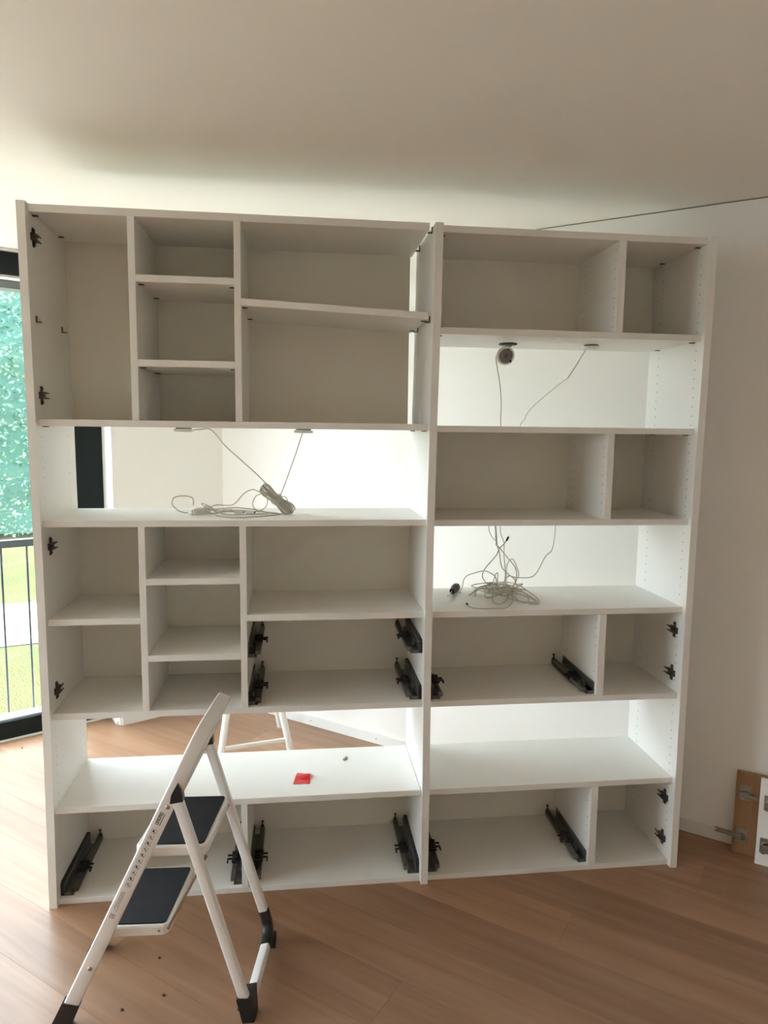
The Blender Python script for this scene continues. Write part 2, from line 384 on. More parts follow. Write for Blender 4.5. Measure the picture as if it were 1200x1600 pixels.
ZR = [2.2655, 1.9437, 1.6238, 1.3066, 0.9890, 0.6691, 0.3446, 0.0200]
def li(z): return bow(XL, z) + T
def mi(z): return bow(XM, z)
def mo(z): return bow(XM, z) + T
def ri(z): return bow(XR, z)
shelf(li(2.26), 1.2545, ZL[0], th=0.0232, sup=(2, 0)); shelf(li(ZL[1]) + 0.001, 1.2578, ZL[1], sup=(1, 0))
shelf(li(ZL[2]) + 0.001, 1.2595, ZL[2]); shelf(li(ZL[3]), 1.2592, ZL[3], sup=(0, 0)); shelf(li(ZL[4]), 1.2600, ZL[4]); shelf(li(ZL[5]), 1.2625, ZL[5], th=0.0195)
for i, z in enumerate(ZR):
    shelf(mo(z - 0.01), ri(z - 0.01), z, th=(0.0222 if i == 0 else 0.0195 if i == 7 else TS), sup=((1, 2) if i in (0, 1) else (0, 2) if i == 2 else (0, 0)))
# loose clips left on the centre upright and on the left upright
for z in (2.252, 1.606): 
    for y in SY: support(up_m, mi(z), y, z, -1)
for y in SY: support(up_m, mi(1.965), y, 1.966, -1)
for y in (0.05, 0.29): support(up_l, li(1.93), y, 1.928, 1)
# dividers
def divider(x0, th, z0, z1, holes=False):
    o = MB().box(x0, x0 + th, EI, D - 0.009, z0, z1, c=0.0008).build('divider', 'laminate', bc)
    return o
zb = lambda z, th=TS: z - th
div = {}
div['a'] = divider(0.3130, 0.0212, ZL[1], zb(ZL[0], 0.0232)); div['b'] = divider(0.6335, 0.0212, ZL[1], zb(ZL[0], 0.0232))
div['c'] = divider(0.3195, 0.0212, ZL[3], zb(ZL[2])); div['d'] = divider(0.6415, 0.0212, ZL[3], zb(ZL[2]))
div['e'] = divider(0.6360, 0.0212, ZL[5], zb(ZL[4]))
div['f'] = divider(1.8995, 0.0245, ZR[1], zb(ZR[0], 0.0222)); div['g'] = divider(1.8895, 0.0250, ZR[3], zb(ZR[2]))
div['h'] = divider(1.8920, 0.0260, ZR[5], zb(ZR[4])); div['i'] = divider(1.8920, 0.0265, ZR[7], zb(ZR[6]))
# small shelves inside the bays
SD = D - 0.009
shelf(0.3342, 0.6335, 2.0755, y1=SD, sup=(2, 1)); shelf(0.3342, 0.6335, 1.8175, y1=SD, sup=(2, 1))
shelf(0.6552, 1.2550, 2.0140, y1=SD, tilt=-0.0245, sup=(2, 2))
shelf(li(0.98), 0.3195, 0.9870, y1=SD); shelf(0.3407, 0.6415, 1.1160, y1=SD); shelf(0.3407, 0.6415, 0.8590, y1=SD)
shelf(0.6627, 1.2600, 0.9905, y1=SD, th=0.0225)
# back panels, one behind every closed box
def back(x0, x1, z0, z1): MB().box(x0, x1, D - 0.0085, D - 0.0005, z0, z1).build('back_panel', 'panel', bc)
back(li(2) - 0.001, 1.2465, ZL[1], zb(ZL[0], 0.0232)); back(li(1) , 1.2598, ZL[3], zb(ZL[2])); back(li(0.2), 1.2625, ZL[5], zb(ZL[4]))
back(mo(2.1), ri(2.1) - 0.001, ZR[1], zb(ZR[0], 0.0222)); back(mo(1.5), ri(1.5), ZR[3], zb(ZR[2])); back(mo(.8), ri(.8), ZR[5], zb(ZR[4])); back(mo(.2), ri(.2), ZR[7], zb(ZR[6]))
# rows of flat dark discs, painting the shade inside shelf-pin holes
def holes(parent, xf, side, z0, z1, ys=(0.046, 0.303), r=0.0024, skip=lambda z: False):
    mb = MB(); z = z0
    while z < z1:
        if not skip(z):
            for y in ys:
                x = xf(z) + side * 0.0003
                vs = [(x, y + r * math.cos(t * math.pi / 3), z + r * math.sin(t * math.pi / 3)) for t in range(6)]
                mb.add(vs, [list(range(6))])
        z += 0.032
    o = mb.build('pin_hole_shade_discs', 'holes', parent); o['kind'] = 'stuff'; o['label'] = 'rows of small dark discs painted as shaded shelf pin holes'
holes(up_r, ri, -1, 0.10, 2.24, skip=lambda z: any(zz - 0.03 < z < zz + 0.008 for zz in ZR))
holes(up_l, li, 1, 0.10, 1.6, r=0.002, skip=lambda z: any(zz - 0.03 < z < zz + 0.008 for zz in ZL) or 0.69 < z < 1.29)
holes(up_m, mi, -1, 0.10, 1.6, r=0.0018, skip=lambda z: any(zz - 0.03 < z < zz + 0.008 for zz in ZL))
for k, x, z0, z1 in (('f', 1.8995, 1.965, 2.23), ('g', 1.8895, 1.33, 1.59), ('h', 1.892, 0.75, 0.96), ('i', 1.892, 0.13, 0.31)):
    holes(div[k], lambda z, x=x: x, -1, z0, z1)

# hinge mounting plates
def hinge_plate(parent, x, y, z, side):
    """cross shaped plate; side=+1 on a face looking to +x"""
    mb = MB(); sx = lambda a, b: (min(x + side * a, x + side * b), max(x + side * a, x + side * b))
    x0, x1 = sx(0.0, 0.004); mb.box(x0, x1, y - 0.007, y + 0.007, z - 0.029, z + 0.029, c=0.001)
    mb.lathe([(0.0055, 0), (0.0045, 0.003)], (x + side * 0.004, y, z + 0.021), (side, 0, 0), 10); mb.lathe([(0.0055, 0), (0.0045, 0.003)], (x + side * 0.004, y, z - 0.021), (side, 0, 0), 10)
    x0, x1 = sx(0.0, 0.014); mb.box(x0, x1, y - 0.022, y + 0.024, z - 0.011, z - 0.005, c=0.001); mb.box(x0, x1, y - 0.022, y + 0.024, z + 0.005, z + 0.011, c=0.001)
    x0, x1 = sx(0.0, 0.009); mb.box(x0, x1, y - 0.020, y + 0.016, z - 0.006, z + 0.006)
    x0, x1 = sx(0.009, 0.013); mb.box(x0, x1, y + 0.022, y + 0.038, z - 0.010, z - 0.007); mb.box(x0, x1, y + 0.022, y + 0.038, z + 0.007, z + 0.010)
    mb.lathe([(0.004, 0), (0.004, 0.003)], (x + side * 0.009, y - 0.012, z), (side, 0, 0), 8)
    return mb.build('hinge_plate', 'bronze', parent)
for y, z in ((0.055, 2.180), (0.060, 1.702), (0.070, 1.219), (0.068, 0.735)): hinge_plate(up_l, li(z), y, z, 1)
for y, z in ((0.062, 0.894), (0.064, 0.732), (0.062, 0.249), (0.063, 0.087)): hinge_plate(up_r, ri(z), y, z, -1)

# drawer runners: one set of meshes per hand, shared by all of them
def runner_meshes(s):
    a = lambda x0, x1: (min(s * x0, s * x1), max(s * x0, s * x1))
    def bx(mb, x0, x1, *r, c=0): p, q = a(x0, x1); return mb.box(p, q, *r, c=c)
    body = MB(); bx(body, 0.0, 0.002, 0.0, 0.305, 0.0, 0.044); bx(body, 0.0, 0.030, 0.0, 0.300, 0.0, 0.003)
    bx(body, 0.002, 0.007, 0.01, 0.29, 0.036, 0.044); bx(body, 0.004, 0.022, 0.0, 0.050, 0.003, 0.012)
    bx(body, 0.008, 0.020, 0.05, 0.25, 0.006, 0.026, c=0.002); bx(body, 0.010, 0.0125, 0.03, 0.24, 0.026, 0.038)
    slide = MB(); bx(slide, 0.024, 0.042, 0.012, 0.325, 0.004, 0.020, c=0.002); bx(slide, 0.026, 0.030, 0.06, 0.325, 0.020, 0.026)
    br = MB(); bx(br, 0.012, 0.045, 0.085, 0.150, 0.024, 0.034, c=0.002); bx(br, 0.020, 0.026, 0.09, 0.098, 0.034, 0.039); bx(br, 0.030, 0.036, 0.09, 0.145, 0.034, 0.040)
    bx(br, 0.018, 0.045, 0.128, 0.136, 0.034, 0.041); bx(br, 0.045, 0.062, 0.126, 0.131, 0.027, 0.032); bx(br, 0.045, 0.062, 0.104, 0.110, 0.027, 0.032); bx(br, 0.057, 0.062, 0.088, 0.106, 0.024, 0.032)
    hk = MB(); bx(hk, 0.026, 0.038, 0.322, 0.330, 0.004, 0.026); bx(hk, 0.030, 0.034, 0.322, 0.327, 0.024, 0.042); hk.lathe([(0.004, -0.004), (0.004, 0.004)], (s * 0.032, 0.3245, 0.042), (1, 0, 0), 8)
    sp = MB(); pr = [(0, 0.0), (0, 0.038), (0.008, 0.048), (0.305, 0.048), (0.312, 0.042), (0.312, 0.0)]
    p, q = a(0, 0.011); sp.prism(pr, p, q, 'x')
    return dict(body=body.mesh('drawer_runner', 'runner'), slide=slide.mesh('runner_slide', 'runner'), bracket=br.mesh('runner_bracket', 'black'), hook=hk.mesh('rear_hook', 'bronze'), spacer=sp.mesh('runner_spacer', 'black'))
RM = {1: runner_meshes(1), -1: runner_meshes(-1)}
def runner(x, z, side, spacer):
    x2 = x + side * (0.0112 if spacer else 0.0002)
    o = link('drawer_runner', RM[side]['body'], bc, (x2, 0.038, z + 0.0003)); o['label'] = 'dark steel drawer runner screwed to the side panel'
    for nm, k in (('runner_slide', 'slide'), ('runner_bracket', 'bracket'), ('rear_hook', 'hook')): link(nm, RM[side][k], o)
    if spacer: link('runner_spacer', RM[side]['spacer'], o, (side * -0.0111, 0, 0))
runner(li(0.05), ZL[5], 1, True); runner(0.6360, ZL[5], -1, False); runner(0.6572, ZL[5], 1, False); runner(mi(0.05), ZL[5], -1, True)
runner(mo(0.05), ZR[7], 1, True); runner(1.8920, ZR[7], -1, False)
runner(0.6627, ZL[3], 1, False); runner(0.6627, 0.838, 1, False); runner(mi(0.7), ZL[3], -1, True); runner(mi(0.85), 0.838, -1, True)
runner(mo(0.7), ZR[5], 1, True); runner(1.8920, ZR[5], -1, False)

# ------------------------------------------------------------------ folding step ladder
LX = Vector((0.9987, -0.052, 0)); LY = Vector((0.052, 0.9987, 0))
LO = Vector((0.195, -0.4725, 0))
lad = thing('step_ladder', 'white folding step ladder with two black treads in front of the bookcase', 'ladder', LO, math.atan2(LX.y, LX.x))
def rr(a, b, r=0.35, n=3):                                  # rounded-rectangle section, half sizes a,b
    out = []; c = min(a, b) * r * 2; c = min(c, a * 0.98, b * 0.98)
    for sx, sy, t0 in ((1, 1, 0), (-1, 1, 90), (-1, -1, 180), (1, -1, 270)):
        for i in range(n + 1):
            t = math.radians(t0 + 90 * i / n); out.append((sx * (a - c) + c * math.cos(t), sy * (b - c) + c * math.sin(t)))
    return out
SL = 0.476                                                  # lean of the front rails
ZT = 0.818                                                  # top of the hand rail
YN, YF = -0.012, 0.272
XNF, XFF = 0.0, 0.004
def fr(z, y):                                               # point of the front frame plane
    t = (y - YN) / (YF - YN); return Vector((XNF + (XFF + 0.020 * z) * t + SL * z, y, z))
path = [fr(0.035, YN), fr(ZT - 0.05, YN)]
for i in range(1, 6):
    t = math.radians(90 * i / 6); path.append(fr(ZT - 0.05 + 0.05 * math.sin(t), YN + 0.05 * (1 - math.cos(t))))
for i in range(0, 6):
    t = math.radians(90 * (6 - i) / 6); path.append(fr(ZT - 0.05 + 0.05 * math.sin(t), YF - 0.05 * (1 - math.cos(t))))
path += [fr(ZT - 0.05, YF), fr(0.035, YF)]
nfr = Vector((-1, 0, SL)).normalized()
front = MB().sweep(path, rr(0.0195, 0.010, 0.22), nrm=nfr).build('front_frame', 'ladder', lad)
# rear U frame
PN, PF = Vector((0.322, -0.018, 0.645)), Vector((0.350, 0.280, 0.664))
QN, QF = Vector((0.500, -0.018, 0.030)), Vector((0.532, 0.285, 0.030))
dn = (QN - PN).normalized(); df = (QF - PF).normalized(); cr_ = (QF - QN).normalized()
def arc(p, d1, d2, r, n=5):                                 # rounded corner at p, coming along d1 leaving along d2
    out = []
    for i in range(n + 1):
        t = i / n; a = p - d1 * r; b = p + d2 * r; out.append((1 - t) ** 2 * a + 2 * t * (1 - t) * p + t * t * b)
    return out
rp = [PN] + arc(QN, dn, cr_, 0.05) + arc(QF, cr_, -df, 0.05) + [PF]
nre = dn.cross(cr_).normalized()
rear = MB().sweep(rp, rr(0.0135, 0.011, 0.22), nrm=nre).build('rear_frame', 'ladder', lad)
# boots
def boot_front(y, z1=0.062):
    a = fr(0.0, y); mb = MB(); b = fr(z1, y)
    vs = []
    for p, hx in ((a, 0.027), (b, 0.0245)):
        vs += [p + Vector((-hx, -0.0135, 0)), p + Vector((hx, -0.0135, 0)), p + Vector((hx, 0.0135, 0)), p + Vector((-hx, 0.0135, 0))]
    vs[4] += Vector((0.004, 0, 0.012)); vs[7] += Vector((0.004, 0, 0.012))
    mb.add(vs, [[3, 2, 1, 0], [4, 5, 6, 7]] + [[j, (j + 1) % 4, 4 + (j + 1) % 4, 4 + j] for j in range(4)])
    return mb.build('rubber_foot', 'black', lad)
boot_front(YN); boot_front(YF)
def boot_rear(Q, d1, sgn):
    mb = MB(); r = rr(0.016, 0.0145)
    pts = arc(Q, d1, cr_ * sgn, 0.052, 7); pts = [pts[0] - d1 * 0.022] + pts + [pts[-1] + cr_ * sgn * 0.02]
    mb.sweep(pts, r, nrm=nre)
    c = Q + cr_ * sgn * 0.012
    mb.prism([(c.x - 0.020, c.y - 0.018), (c.x + 0.022, c.y - 0.018), (c.x + 0.024, c.y + 0.030), (c.x - 0.016, c.y + 0.030)] if sgn > 0 else [(c.x - 0.020, c.y - 0.030), (c.x + 0.022, c.y - 0.030), (c.x + 0.022, c.y + 0.018), (c.x - 0.018, c.y + 0.018)], 0.0, 0.022)
    return mb.build('rubber_foot', 'black', lad)
wv = []
for z_, ax_, bx_, ay_, by_ in ((0.0, -0.014, 0.018, -0.015, 0.030), (0.070, -0.030, 0.012, -0.015, 0.052)):
    wv += [(QN.x + ax_, QN.y + ay_, z_), (QN.x + bx_, QN.y + ay_, z_), (QN.x + bx_ + 0.006, QN.y + by_, z_), (QN.x + ax_ + 0.010, QN.y + by_, z_)]
wv[7] = (wv[7][0], wv[7][1], 0.058); wv[6] = (wv[6][0], wv[6][1], 0.064)
MB().add(wv, [[3, 2, 1, 0], [4, 5, 6, 7]] + [[j, (j + 1) % 4, 4 + (j + 1) % 4, 4 + j] for j in range(4)]).build('rubber_foot', 'black', lad)
boot_rear(QF, df, -1)
# pivot brackets
for P, yy in ((PN, YN), (PF, YF)):
    mb = MB(); f = fr(P.z - 0.004, yy)
    mb.prism([(P.x - 0.016, P.z - 0.012), (P.x + 0.018, P.z - 0.006), (P.x + 0.014, P.z + 0.024), (P.x + 0.004, P.z + 0.042), (P.x - 0.012, P.z + 0.012)], P.y - 0.0125, P.y + 0.0125, 'y')
    mb.build('pivot_bracket', 'black', lad)
# steps
def step(x0, x1, z, yn=0.0, yf=0.262, fx=0.022):
    """tread pan: horizontal rounded plate with a skirt; far edge shifted fx to the right"""
    def outline(g, r):
        y0, y1 = yn + g, yf - g; s = lambda y: fx * (y - yn) / (yf - yn); out = []
        for cx, cy, t0 in ((x1 - g - r, y0 + r, 270), (x1 - g - r, y1 - r, 0), (x0 + g + r, y1 - r, 90), (x0 + g + r, y0 + r, 180)):
            for i in range(5):
                t = math.radians(t0 + 90 * i / 4); px, py = cx + r * math.cos(t), cy + r * math.sin(t); out.append((px + s(py), py))
        return out
    prof = [(0.0025, 0.018, -0.028), (0.0, 0.02, -0.026), (0.0, 0.02, -0.004), (0.003, 0.018, 0.0), (0.010, 0.014, 0.0)]
    rings = [[(x, y, z + h) for x, y in outline(g, r)] for g, r, h in prof]; n = len(rings[0]); vs = [v for r in rings for v in r]
    fs = [[i * n + j, i * n + (j + 1) % n, (i + 1) * n + (j + 1) % n, (i + 1) * n + j] for i in range(len(rings) - 1) for j in range(n)]
    fs.append([(len(rings) - 1) * n + j for j in range(n)])
    inner = [[(x, y, z + h) for x, y in outline(g, r)] for g, r, h in ((0.0045, 0.016, -0.028), (0.0045, 0.016, -0.003))]
    o = len(vs); vs += inner[0] + inner[1]
    fs += [[j, (j + 1) % n, o + (j + 1) % n, o + j] for j in range(n)] + [[o + j, o + (j + 1) % n, o + n + (j + 1) % n, o + n + j] for j in range(n)] + [[o + n + j for j in range(n)][::-1]]
    st = MB().add(vs, fs).build('step', 'ladder', lad)
    mt = MB().prism(outline(0.010, 0.010), z + 0.0002, z + 0.0032)
    mt.build('tread_mat', 'mat', st)
    return st
step(0.105, 0.287, 0.270); step(0.204, 0.393, 0.497)
# rivets, folding links
for y, s in ((YN, -1), (YF, 1)):
    for z in (0.170, 0.620):
        p = fr(z, y) + Vector((0.004, s * 0.010, 0)); MB().lathe([(0.0065, 0), (0.005, 0.002), (0.002, 0.003)], p, (0, s, 0), 12).build('rivet', 'nickel', lad)
for y in (0.004, 0.262):
    dx = 0.02 if y > 0.1 else 0
    MB().sweep([Vector((0.286 + dx, y - 0.006, 0.262)), Vector((0.392 + dx, y - 0.006, 0.470))], rr(0.004, 0.0018), nrm=(0, 0, 1)).build('folding_link', 'nickel', lad)
MB().lathe([(0.004, 0), (0.003, 0.0012)], (0.262, -0.0002, 0.256), (0, -1, 0), 8).build('rivet', 'nickel', lad)
# printed safety label on the outer face of the near rail
lab = MB(); yl = YN - 0.0104
dr = Vector((SL, 0, 1)).normalized(); dp = Vector((1, 0, -SL)).normalized()
def mark(s, c, ls, w, shape='r'):
    """s along the rail (height z), c across, size ls x w"""
    p = fr(s, YN); p.y = yl; p = p + dp * c
    if shape == 'r': q = [(-ls, -w), (ls, -w), (ls, w), (-ls, w)]
    elif shape == 't': q = [(-ls, -w), (ls, -w * 0.3), (-ls * 0.2, w)]
    else: q = [(ls * math.cos(t * math.pi / 4), w * math.sin(t * math.pi / 4)) for t in range(8)]
    lab.add([p + dr * a + dp * b for a, b in q], [list(range(len(q)))])
def ring(s, c, ls, w, th=0.0011):
    for a, b, l, k in ((0, -w, ls, th / 2), (0, w, ls, th / 2), (-ls, 0, th / 2, w), (ls, 0, th / 2, w)):
        p = fr(s, YN); p.y = yl; p = p + dp * (c + b) + dr * a
        lab.add([p + dr * x + dp * y for x, y in ((-l, -k), (l, -k), (l, k), (-l, k))], [[0, 1, 2, 3]])
s = 0.602
for i in range(5):                                          # heavy word mark, five stout round letters
    if i % 2 == 0: ring(s - i * 0.0066, -0.004, 0.0026, 0.0036, 0.0017)
    else:
        mark(s - i * 0.0066 + 0.002, -0.004, 0.0010, 0.0042); mark(s - i * 0.0066 - 0.002, -0.004, 0.0010, 0.0042); mark(s - i * 0.0066, -0.0075, 0.0026, 0.0010)
mark(s - 0.014, 0.0045, 0.0175, 0.0009)
random.seed(3)
for i in range(10):                                         # pictograms
    z = 0.553 - i * 0.0163; ring(z, -0.002, 0.0060, 0.0062, 0.0007)
    mark(z + 0.001, -0.003, 0.0034, 0.0028, 't' if i % 2 else 'o'); mark(z - 0.002, 0.001, 0.0018, 0.0030, 't')
for c, l in ((-0.009, 0.026), (-0.006, 0.029), (-0.003, 0.024), (0.0, 0.030)):
    z = 0.383
    while z > 0.383 - 2 * l * 0.85:
        mark(z, c, 0.0016, 0.0006); z -= 0.0042
ring(0.318, -0.004, 0.0055, 0.0052, 0.0014); mark(0.318, -0.004, 0.0024, 0.0014)
lb = lab.build('safety_label', 'print', lad); lb['label'] = 'dark printed pictogram label'

# ------------------------------------------------------------------ recessed lights, cables, driver
def puck(name, label, loc, group='round cabinet lights'):
    t = thing(name, label, 'light', loc, 0, group)
    MB().lathe([(0.026, 0.0), (0.026, -0.004), (0.022, -0.004)], (0, 0, 0), (0, 0, 1), 28).build('mounting_ring', 'puckin', t)
    MB().lathe([(0.031, -0.0045), (0.033, -0.006), (0.033, -0.012), (0.030, -0.0145), (0.0, -0.0150)], (0, 0, 0), (0, 0, 1), 32).build('light_body', 'plastic', t)
    return t
uL = ZL[1] - TS; uR = ZR[1] - TS
puck('cabinet_light', 'round white cabinet light under shelf, nearest the window', (0.447, 0.17, uL))
puck('cabinet_light', 'round white cabinet light under shelf above the cable bundle', (0.851, 0.17, uL))
puck('cabinet_light', 'round white cabinet light fixed flat under right hand upper shelf', (1.893, 0.205, uR))
mr = thing('light_mounting_plate', 'black round mounting plate of the dangling cabinet light', 'mounting plate', (1.587, 0.225, uR))
MB().lathe([(0.032, 0.0), (0.034, -0.003), (0.030, -0.006), (0.012, -0.006)], (0, 0, 0), (0, 0, 1), 28).build('plate', 'black', mr)
MB().box(-0.010, 0.010, -0.012, -0.004, -0.012, -0.006).build('clip', 'puckin', mr)
# the light hanging open from its wires, its back towards the room
hl = thing('cabinet_light', 'round cabinet light dangling open from its plate, grey inside showing', 'light', (1.563, 0.170, 1.873), 0, 'round cabinet lights')
MB().lathe([(0.0, 0.010), (0.030, 0.010), (0.0325, 0.006), (0.0325, -0.003), (0.031, -0.0055), (0.0265, -0.0045), (0.0262, 0.002), (0.0, 0.002)], (0, 0, 0), (-0.1, 0.93, 0.25), 32).build('light_body', 'plastic', hl)
MB().lathe([(0.0255, 0.0), (0.0255, 0.003)], (0.0004, -0.004, -0.001), (-0.1, 0.93, 0.25), 28).build('inside_disc', 'puckin', hl)
MB().lathe([(0.008, 0.0), (0.007, 0.002)], (0.0008, -0.007, -0.002), (0.1, -0.93, -0.25), 14).build('maker_mark', 'blind', hl)
for x, z in ((-0.008, 0.021), (0.006, 0.022), (0.016, -0.019)): MB().box(x - 0.003, x + 0.003, -0.010, -0.003, z - 0.004, z + 0.004).build('clip', 'black', hl)
MB().tube([(0.004, -0.004, 0.024), (0.010, 0.010, 0.032), (0.016, 0.035, 0.040), (0.020, 0.050, 0.044)], 0.0012, 6).build('wire', 'cable', hl)

def cable(label, pts, r=0.0016, group=None, m='cable', sub=7, floor=None):
    r *= 1.2; pts = catmull(pts, sub)
    if floor is not None: pts = [Vector((p.x, p.y, max(p.z, floor + r + 0.0003))) for p in pts]
    o = MB().tube(pts, r, 6, 1).build('cable', m); return tag(o, label, 'cable', group)
cable('thin white cable hanging from the dangling light on right', [(1.540, 0.172, 1.884), (1.534, 0.19, 1.870), (1.548, 0.22, 1.834), (1.574, 0.27, 1.781), (1.596, 0.32, 1.713), (1.614, 0.383, 1.64), (1.618, 0.3875, 1.60), (1.60, 0.388, 1.4), (1.59, 0.3875, 1.27)])
fl = MB().sweep([Vector((1.872, 0.203, 1.906)), Vector((1.845, 0.215, 1.853)), Vector((1.820, 0.230, 1.806))], rr(0.0040, 0.0015), nrm=(0, 1, 0)); fl.tube([(1.820, 0.230, 1.806), (1.800, 0.257, 1.786), (1.75, 0.285, 1.738), (1.707, 0.313, 1.69), (1.697, 0.345, 1.654), (1.694, 0.383, 1.63), (1.70, 0.3875, 1.58), (1.78, 0.388, 1.40), (1.83, 0.3875, 1.27)], 0.0015)
tag(fl.build('cable', 'cable'), 'white cable with flat ribbon start from fixed light on right', 'cable')

# left bay: two leads, a wound hank, a loose tangle and the little transformer
cable('white lead running down to cable bundle from light nearest window', [(0.452, 0.19, 1.597), (0.50, 0.19, 1.601), (0.536, 0.19, 1.600), (0.583, 0.19, 1.545), (0.643, 0.19, 1.49), (0.691, 0.19, 1.446), (0.742, 0.19, 1.394)])
cable('short white lead dropping steeply to cable bundle from second light', [(0.848, 0.185, 1.593), (0.846, 0.19, 1.587), (0.824, 0.19, 1.52), (0.804, 0.19, 1.464), (0.776, 0.19, 1.388), (0.760, 0.19, 1.365)])
def clampz(P, z): return [Vector((p[0], p[1], max(p[2], z))) for p in P]
random.seed(11)
hk = thing('cable_bundle', 'tightly wound hank of white cable standing on the left shelf', 'cable', (0.757, 0.19, ZL[2]))
a0, a1 = Vector((-0.036, 0, 0.086)), Vector((0.038, 0, 0.016)); ax = (a1 - a0).normalized(); pp = Vector((ax.z, 0, -ax.x)) * -1; qq = Vector((0, 1, 0))
st = []
for i in range(9):
    ph = 2 * math.pi * i / 9; rr_ = random.uniform(0.010, 0.032); c = pp * math.cos(ph) * rr_ + qq * math.sin(ph) * rr_
    e1, e2 = random.uniform(-0.010, 0.006), random.uniform(-0.006, 0.010)
    c2 = c + (pp * random.uniform(-1, 1) + qq * random.uniform(-1, 1)) * 0.007
    st += [a0 + ax * e1 + c * 0.9, (a0 + a1) / 2 + c * 0.62, a1 + ax * e2 + c2 * 1.2]
    cc = (a1 if True else a0) + ax * (e2 + 0.008) + c2 * 0.6
    st += [cc, a1 + ax * e2 - c2 * 0.9, (a0 + a1) / 2 - c2 * 0.7, a0 + ax * e1 - c * 1.1, a0 + ax * (e1 - 0.008)]
MB().tube(clampz(catmull(st, 4), 0.0030), 0.0026, 6, 1).build('wound_strands', 'cable', hk)
wr = [(a0 + a1) / 2 + ax * (-0.010 + 0.0035 * i / 8 * 1.6) + (pp * math.cos(i * math.pi / 4) + qq * math.sin(i * math.pi / 4)) * (0.0195 + 0.002 * math.sin(i * 1.7)) for i in range(34)]
MB().tube(clampz(catmull(wr, 3), 0.0026), 0.0020, 5, 1).build('tie_wraps', 'cable', hk)
MB().tube([a1 + Vector((-0.03, 0, 0.04)), Vector((0.030, -0.01, 0.062)), Vector((0.046, -0.012, 0.03)), Vector((0.056, -0.012, 0.010)), Vector((0.046, -0.012, 0.006)), Vector((0.02, -0.012, 0.005))], 0.0019).build('loose_end', 'cable', hk)
cable('white cable arching low from the hank to the transformer', [(0.719, 0.19, 1.376), (0.695, 0.191, 1.387), (0.674, 0.193, 1.394), (0.646, 0.194, 1.382), (0.613, 0.196, 1.346), (0.593, 0.197, 1.338), (0.548, 0.199, 1.339), (0.519, 0.205, 1.327)])
cable('small upright ring of white cable beside the hank', [(0.735, 0.185, 1.386), (0.711, 0.18, 1.382), (0.687, 0.18, 1.373), (0.675, 0.18, 1.35), (0.679, 0.18, 1.331), (0.699, 0.18, 1.321), (0.719, 0.18, 1.334), (0.726, 0.18, 1.356), (0.719, 0.182, 1.377)])
cable('white cable loop standing at the left end of the transformer', [(0.452, 0.20, 1.3115), (0.434, 0.21, 1.312), (0.414, 0.21, 1.320), (0.397, 0.21, 1.341), (0.403, 0.21, 1.363), (0.435, 0.21, 1.370), (0.463, 0.21, 1.365), (0.469, 0.21, 1.351), (0.468, 0.21, 1.336)], 0.0018)
tb = thing('transformer', 'small white plastic transformer box lying among cables on left shelf', 'transformer', (0.493, 0.195, ZL[2]), math.radians(38))
MB().box(-0.034, 0.034, -0.017, 0.017, 0.0003, 0.022, c=0.002).build('case', 'plastic', tb); MB().box(-0.040, -0.034, -0.013, 0.013, 0.003, 0.019, c=0.001).build('end_cap', 'trim', tb)
random.seed(5)
def tangle(cx, cy, rx, ry, z, n, h, seed, k0=0.0):
    random.seed(seed); pts = []
    for i in range(n):
        t = i * 2.05 + random.uniform(-0.5, 0.5); q = random.uniform(0.45, 1.0)
        pts.append(Vector((cx + rx * q * math.cos(t), cy + ry * q * math.sin(t), z + random.uniform(0.0, h))))
    return pts
zl = ZL[2] + 0.0018
tg = [(0.520, 0.21, zl + .02), (0.560, 0.17, zl + .012), (0.620, 0.16, zl + .010), (0.680, 0.19, zl + .008), (0.745, 0.20, zl), (0.775, 0.17, zl), (0.730, 0.12, zl), (0.660, 0.08, zl), (0.600, 0.08, zl), (0.560, 0.12, zl), (0.540, 0.17, zl + .02), (0.505, 0.19, zl + .035), (0.500, 0.2, zl + .030), (0.530, 0.19, zl + .015), (0.600, 0.20, zl + .02), (0.640, 0.22, zl + .016), (0.700, 0.22, zl + .006), (0.730, 0.16, zl + .004), (0.680, 0.14, zl + .004), (0.600, 0.14, zl + .002), (0.545, 0.15, zl + .014), (0.520, 0.165, zl + .03), (0.513, 0.17, zl + .018), (0.54, 0.16, zl + .004), (0.61, 0.18, zl + .012), (0.69, 0.17, zl + .010), (0.75, 0.18, zl + .002)]
cable('loose flat tangle of white cable between transformer and hank', tg, 0.0017, floor=ZL[2])
for i, (x, y, rz) in enumerate(((0.628, 0.165, 0.1), (0.583, 0.20, 0.35), (0.668, 0.15, -0.3))):
    cn = thing('cable_connector', ('white connector block in the middle of the left cable tangle', 'flat white connector next to the transformer in the cables', 'two pole white plug in the cables nearest the hank')[i], 'connector', (x, y, ZL[2] + (0.006 if i else 0.003)), rz)
    MB().box(-0.015, 0.015, -0.007, 0.007, 0.0, 0.011, c=0.0015).build('body', 'plastic', cn); MB().box(0.015, 0.019, -0.004, 0.004, 0.002, 0.009).build('contact', 'puckin', cn)

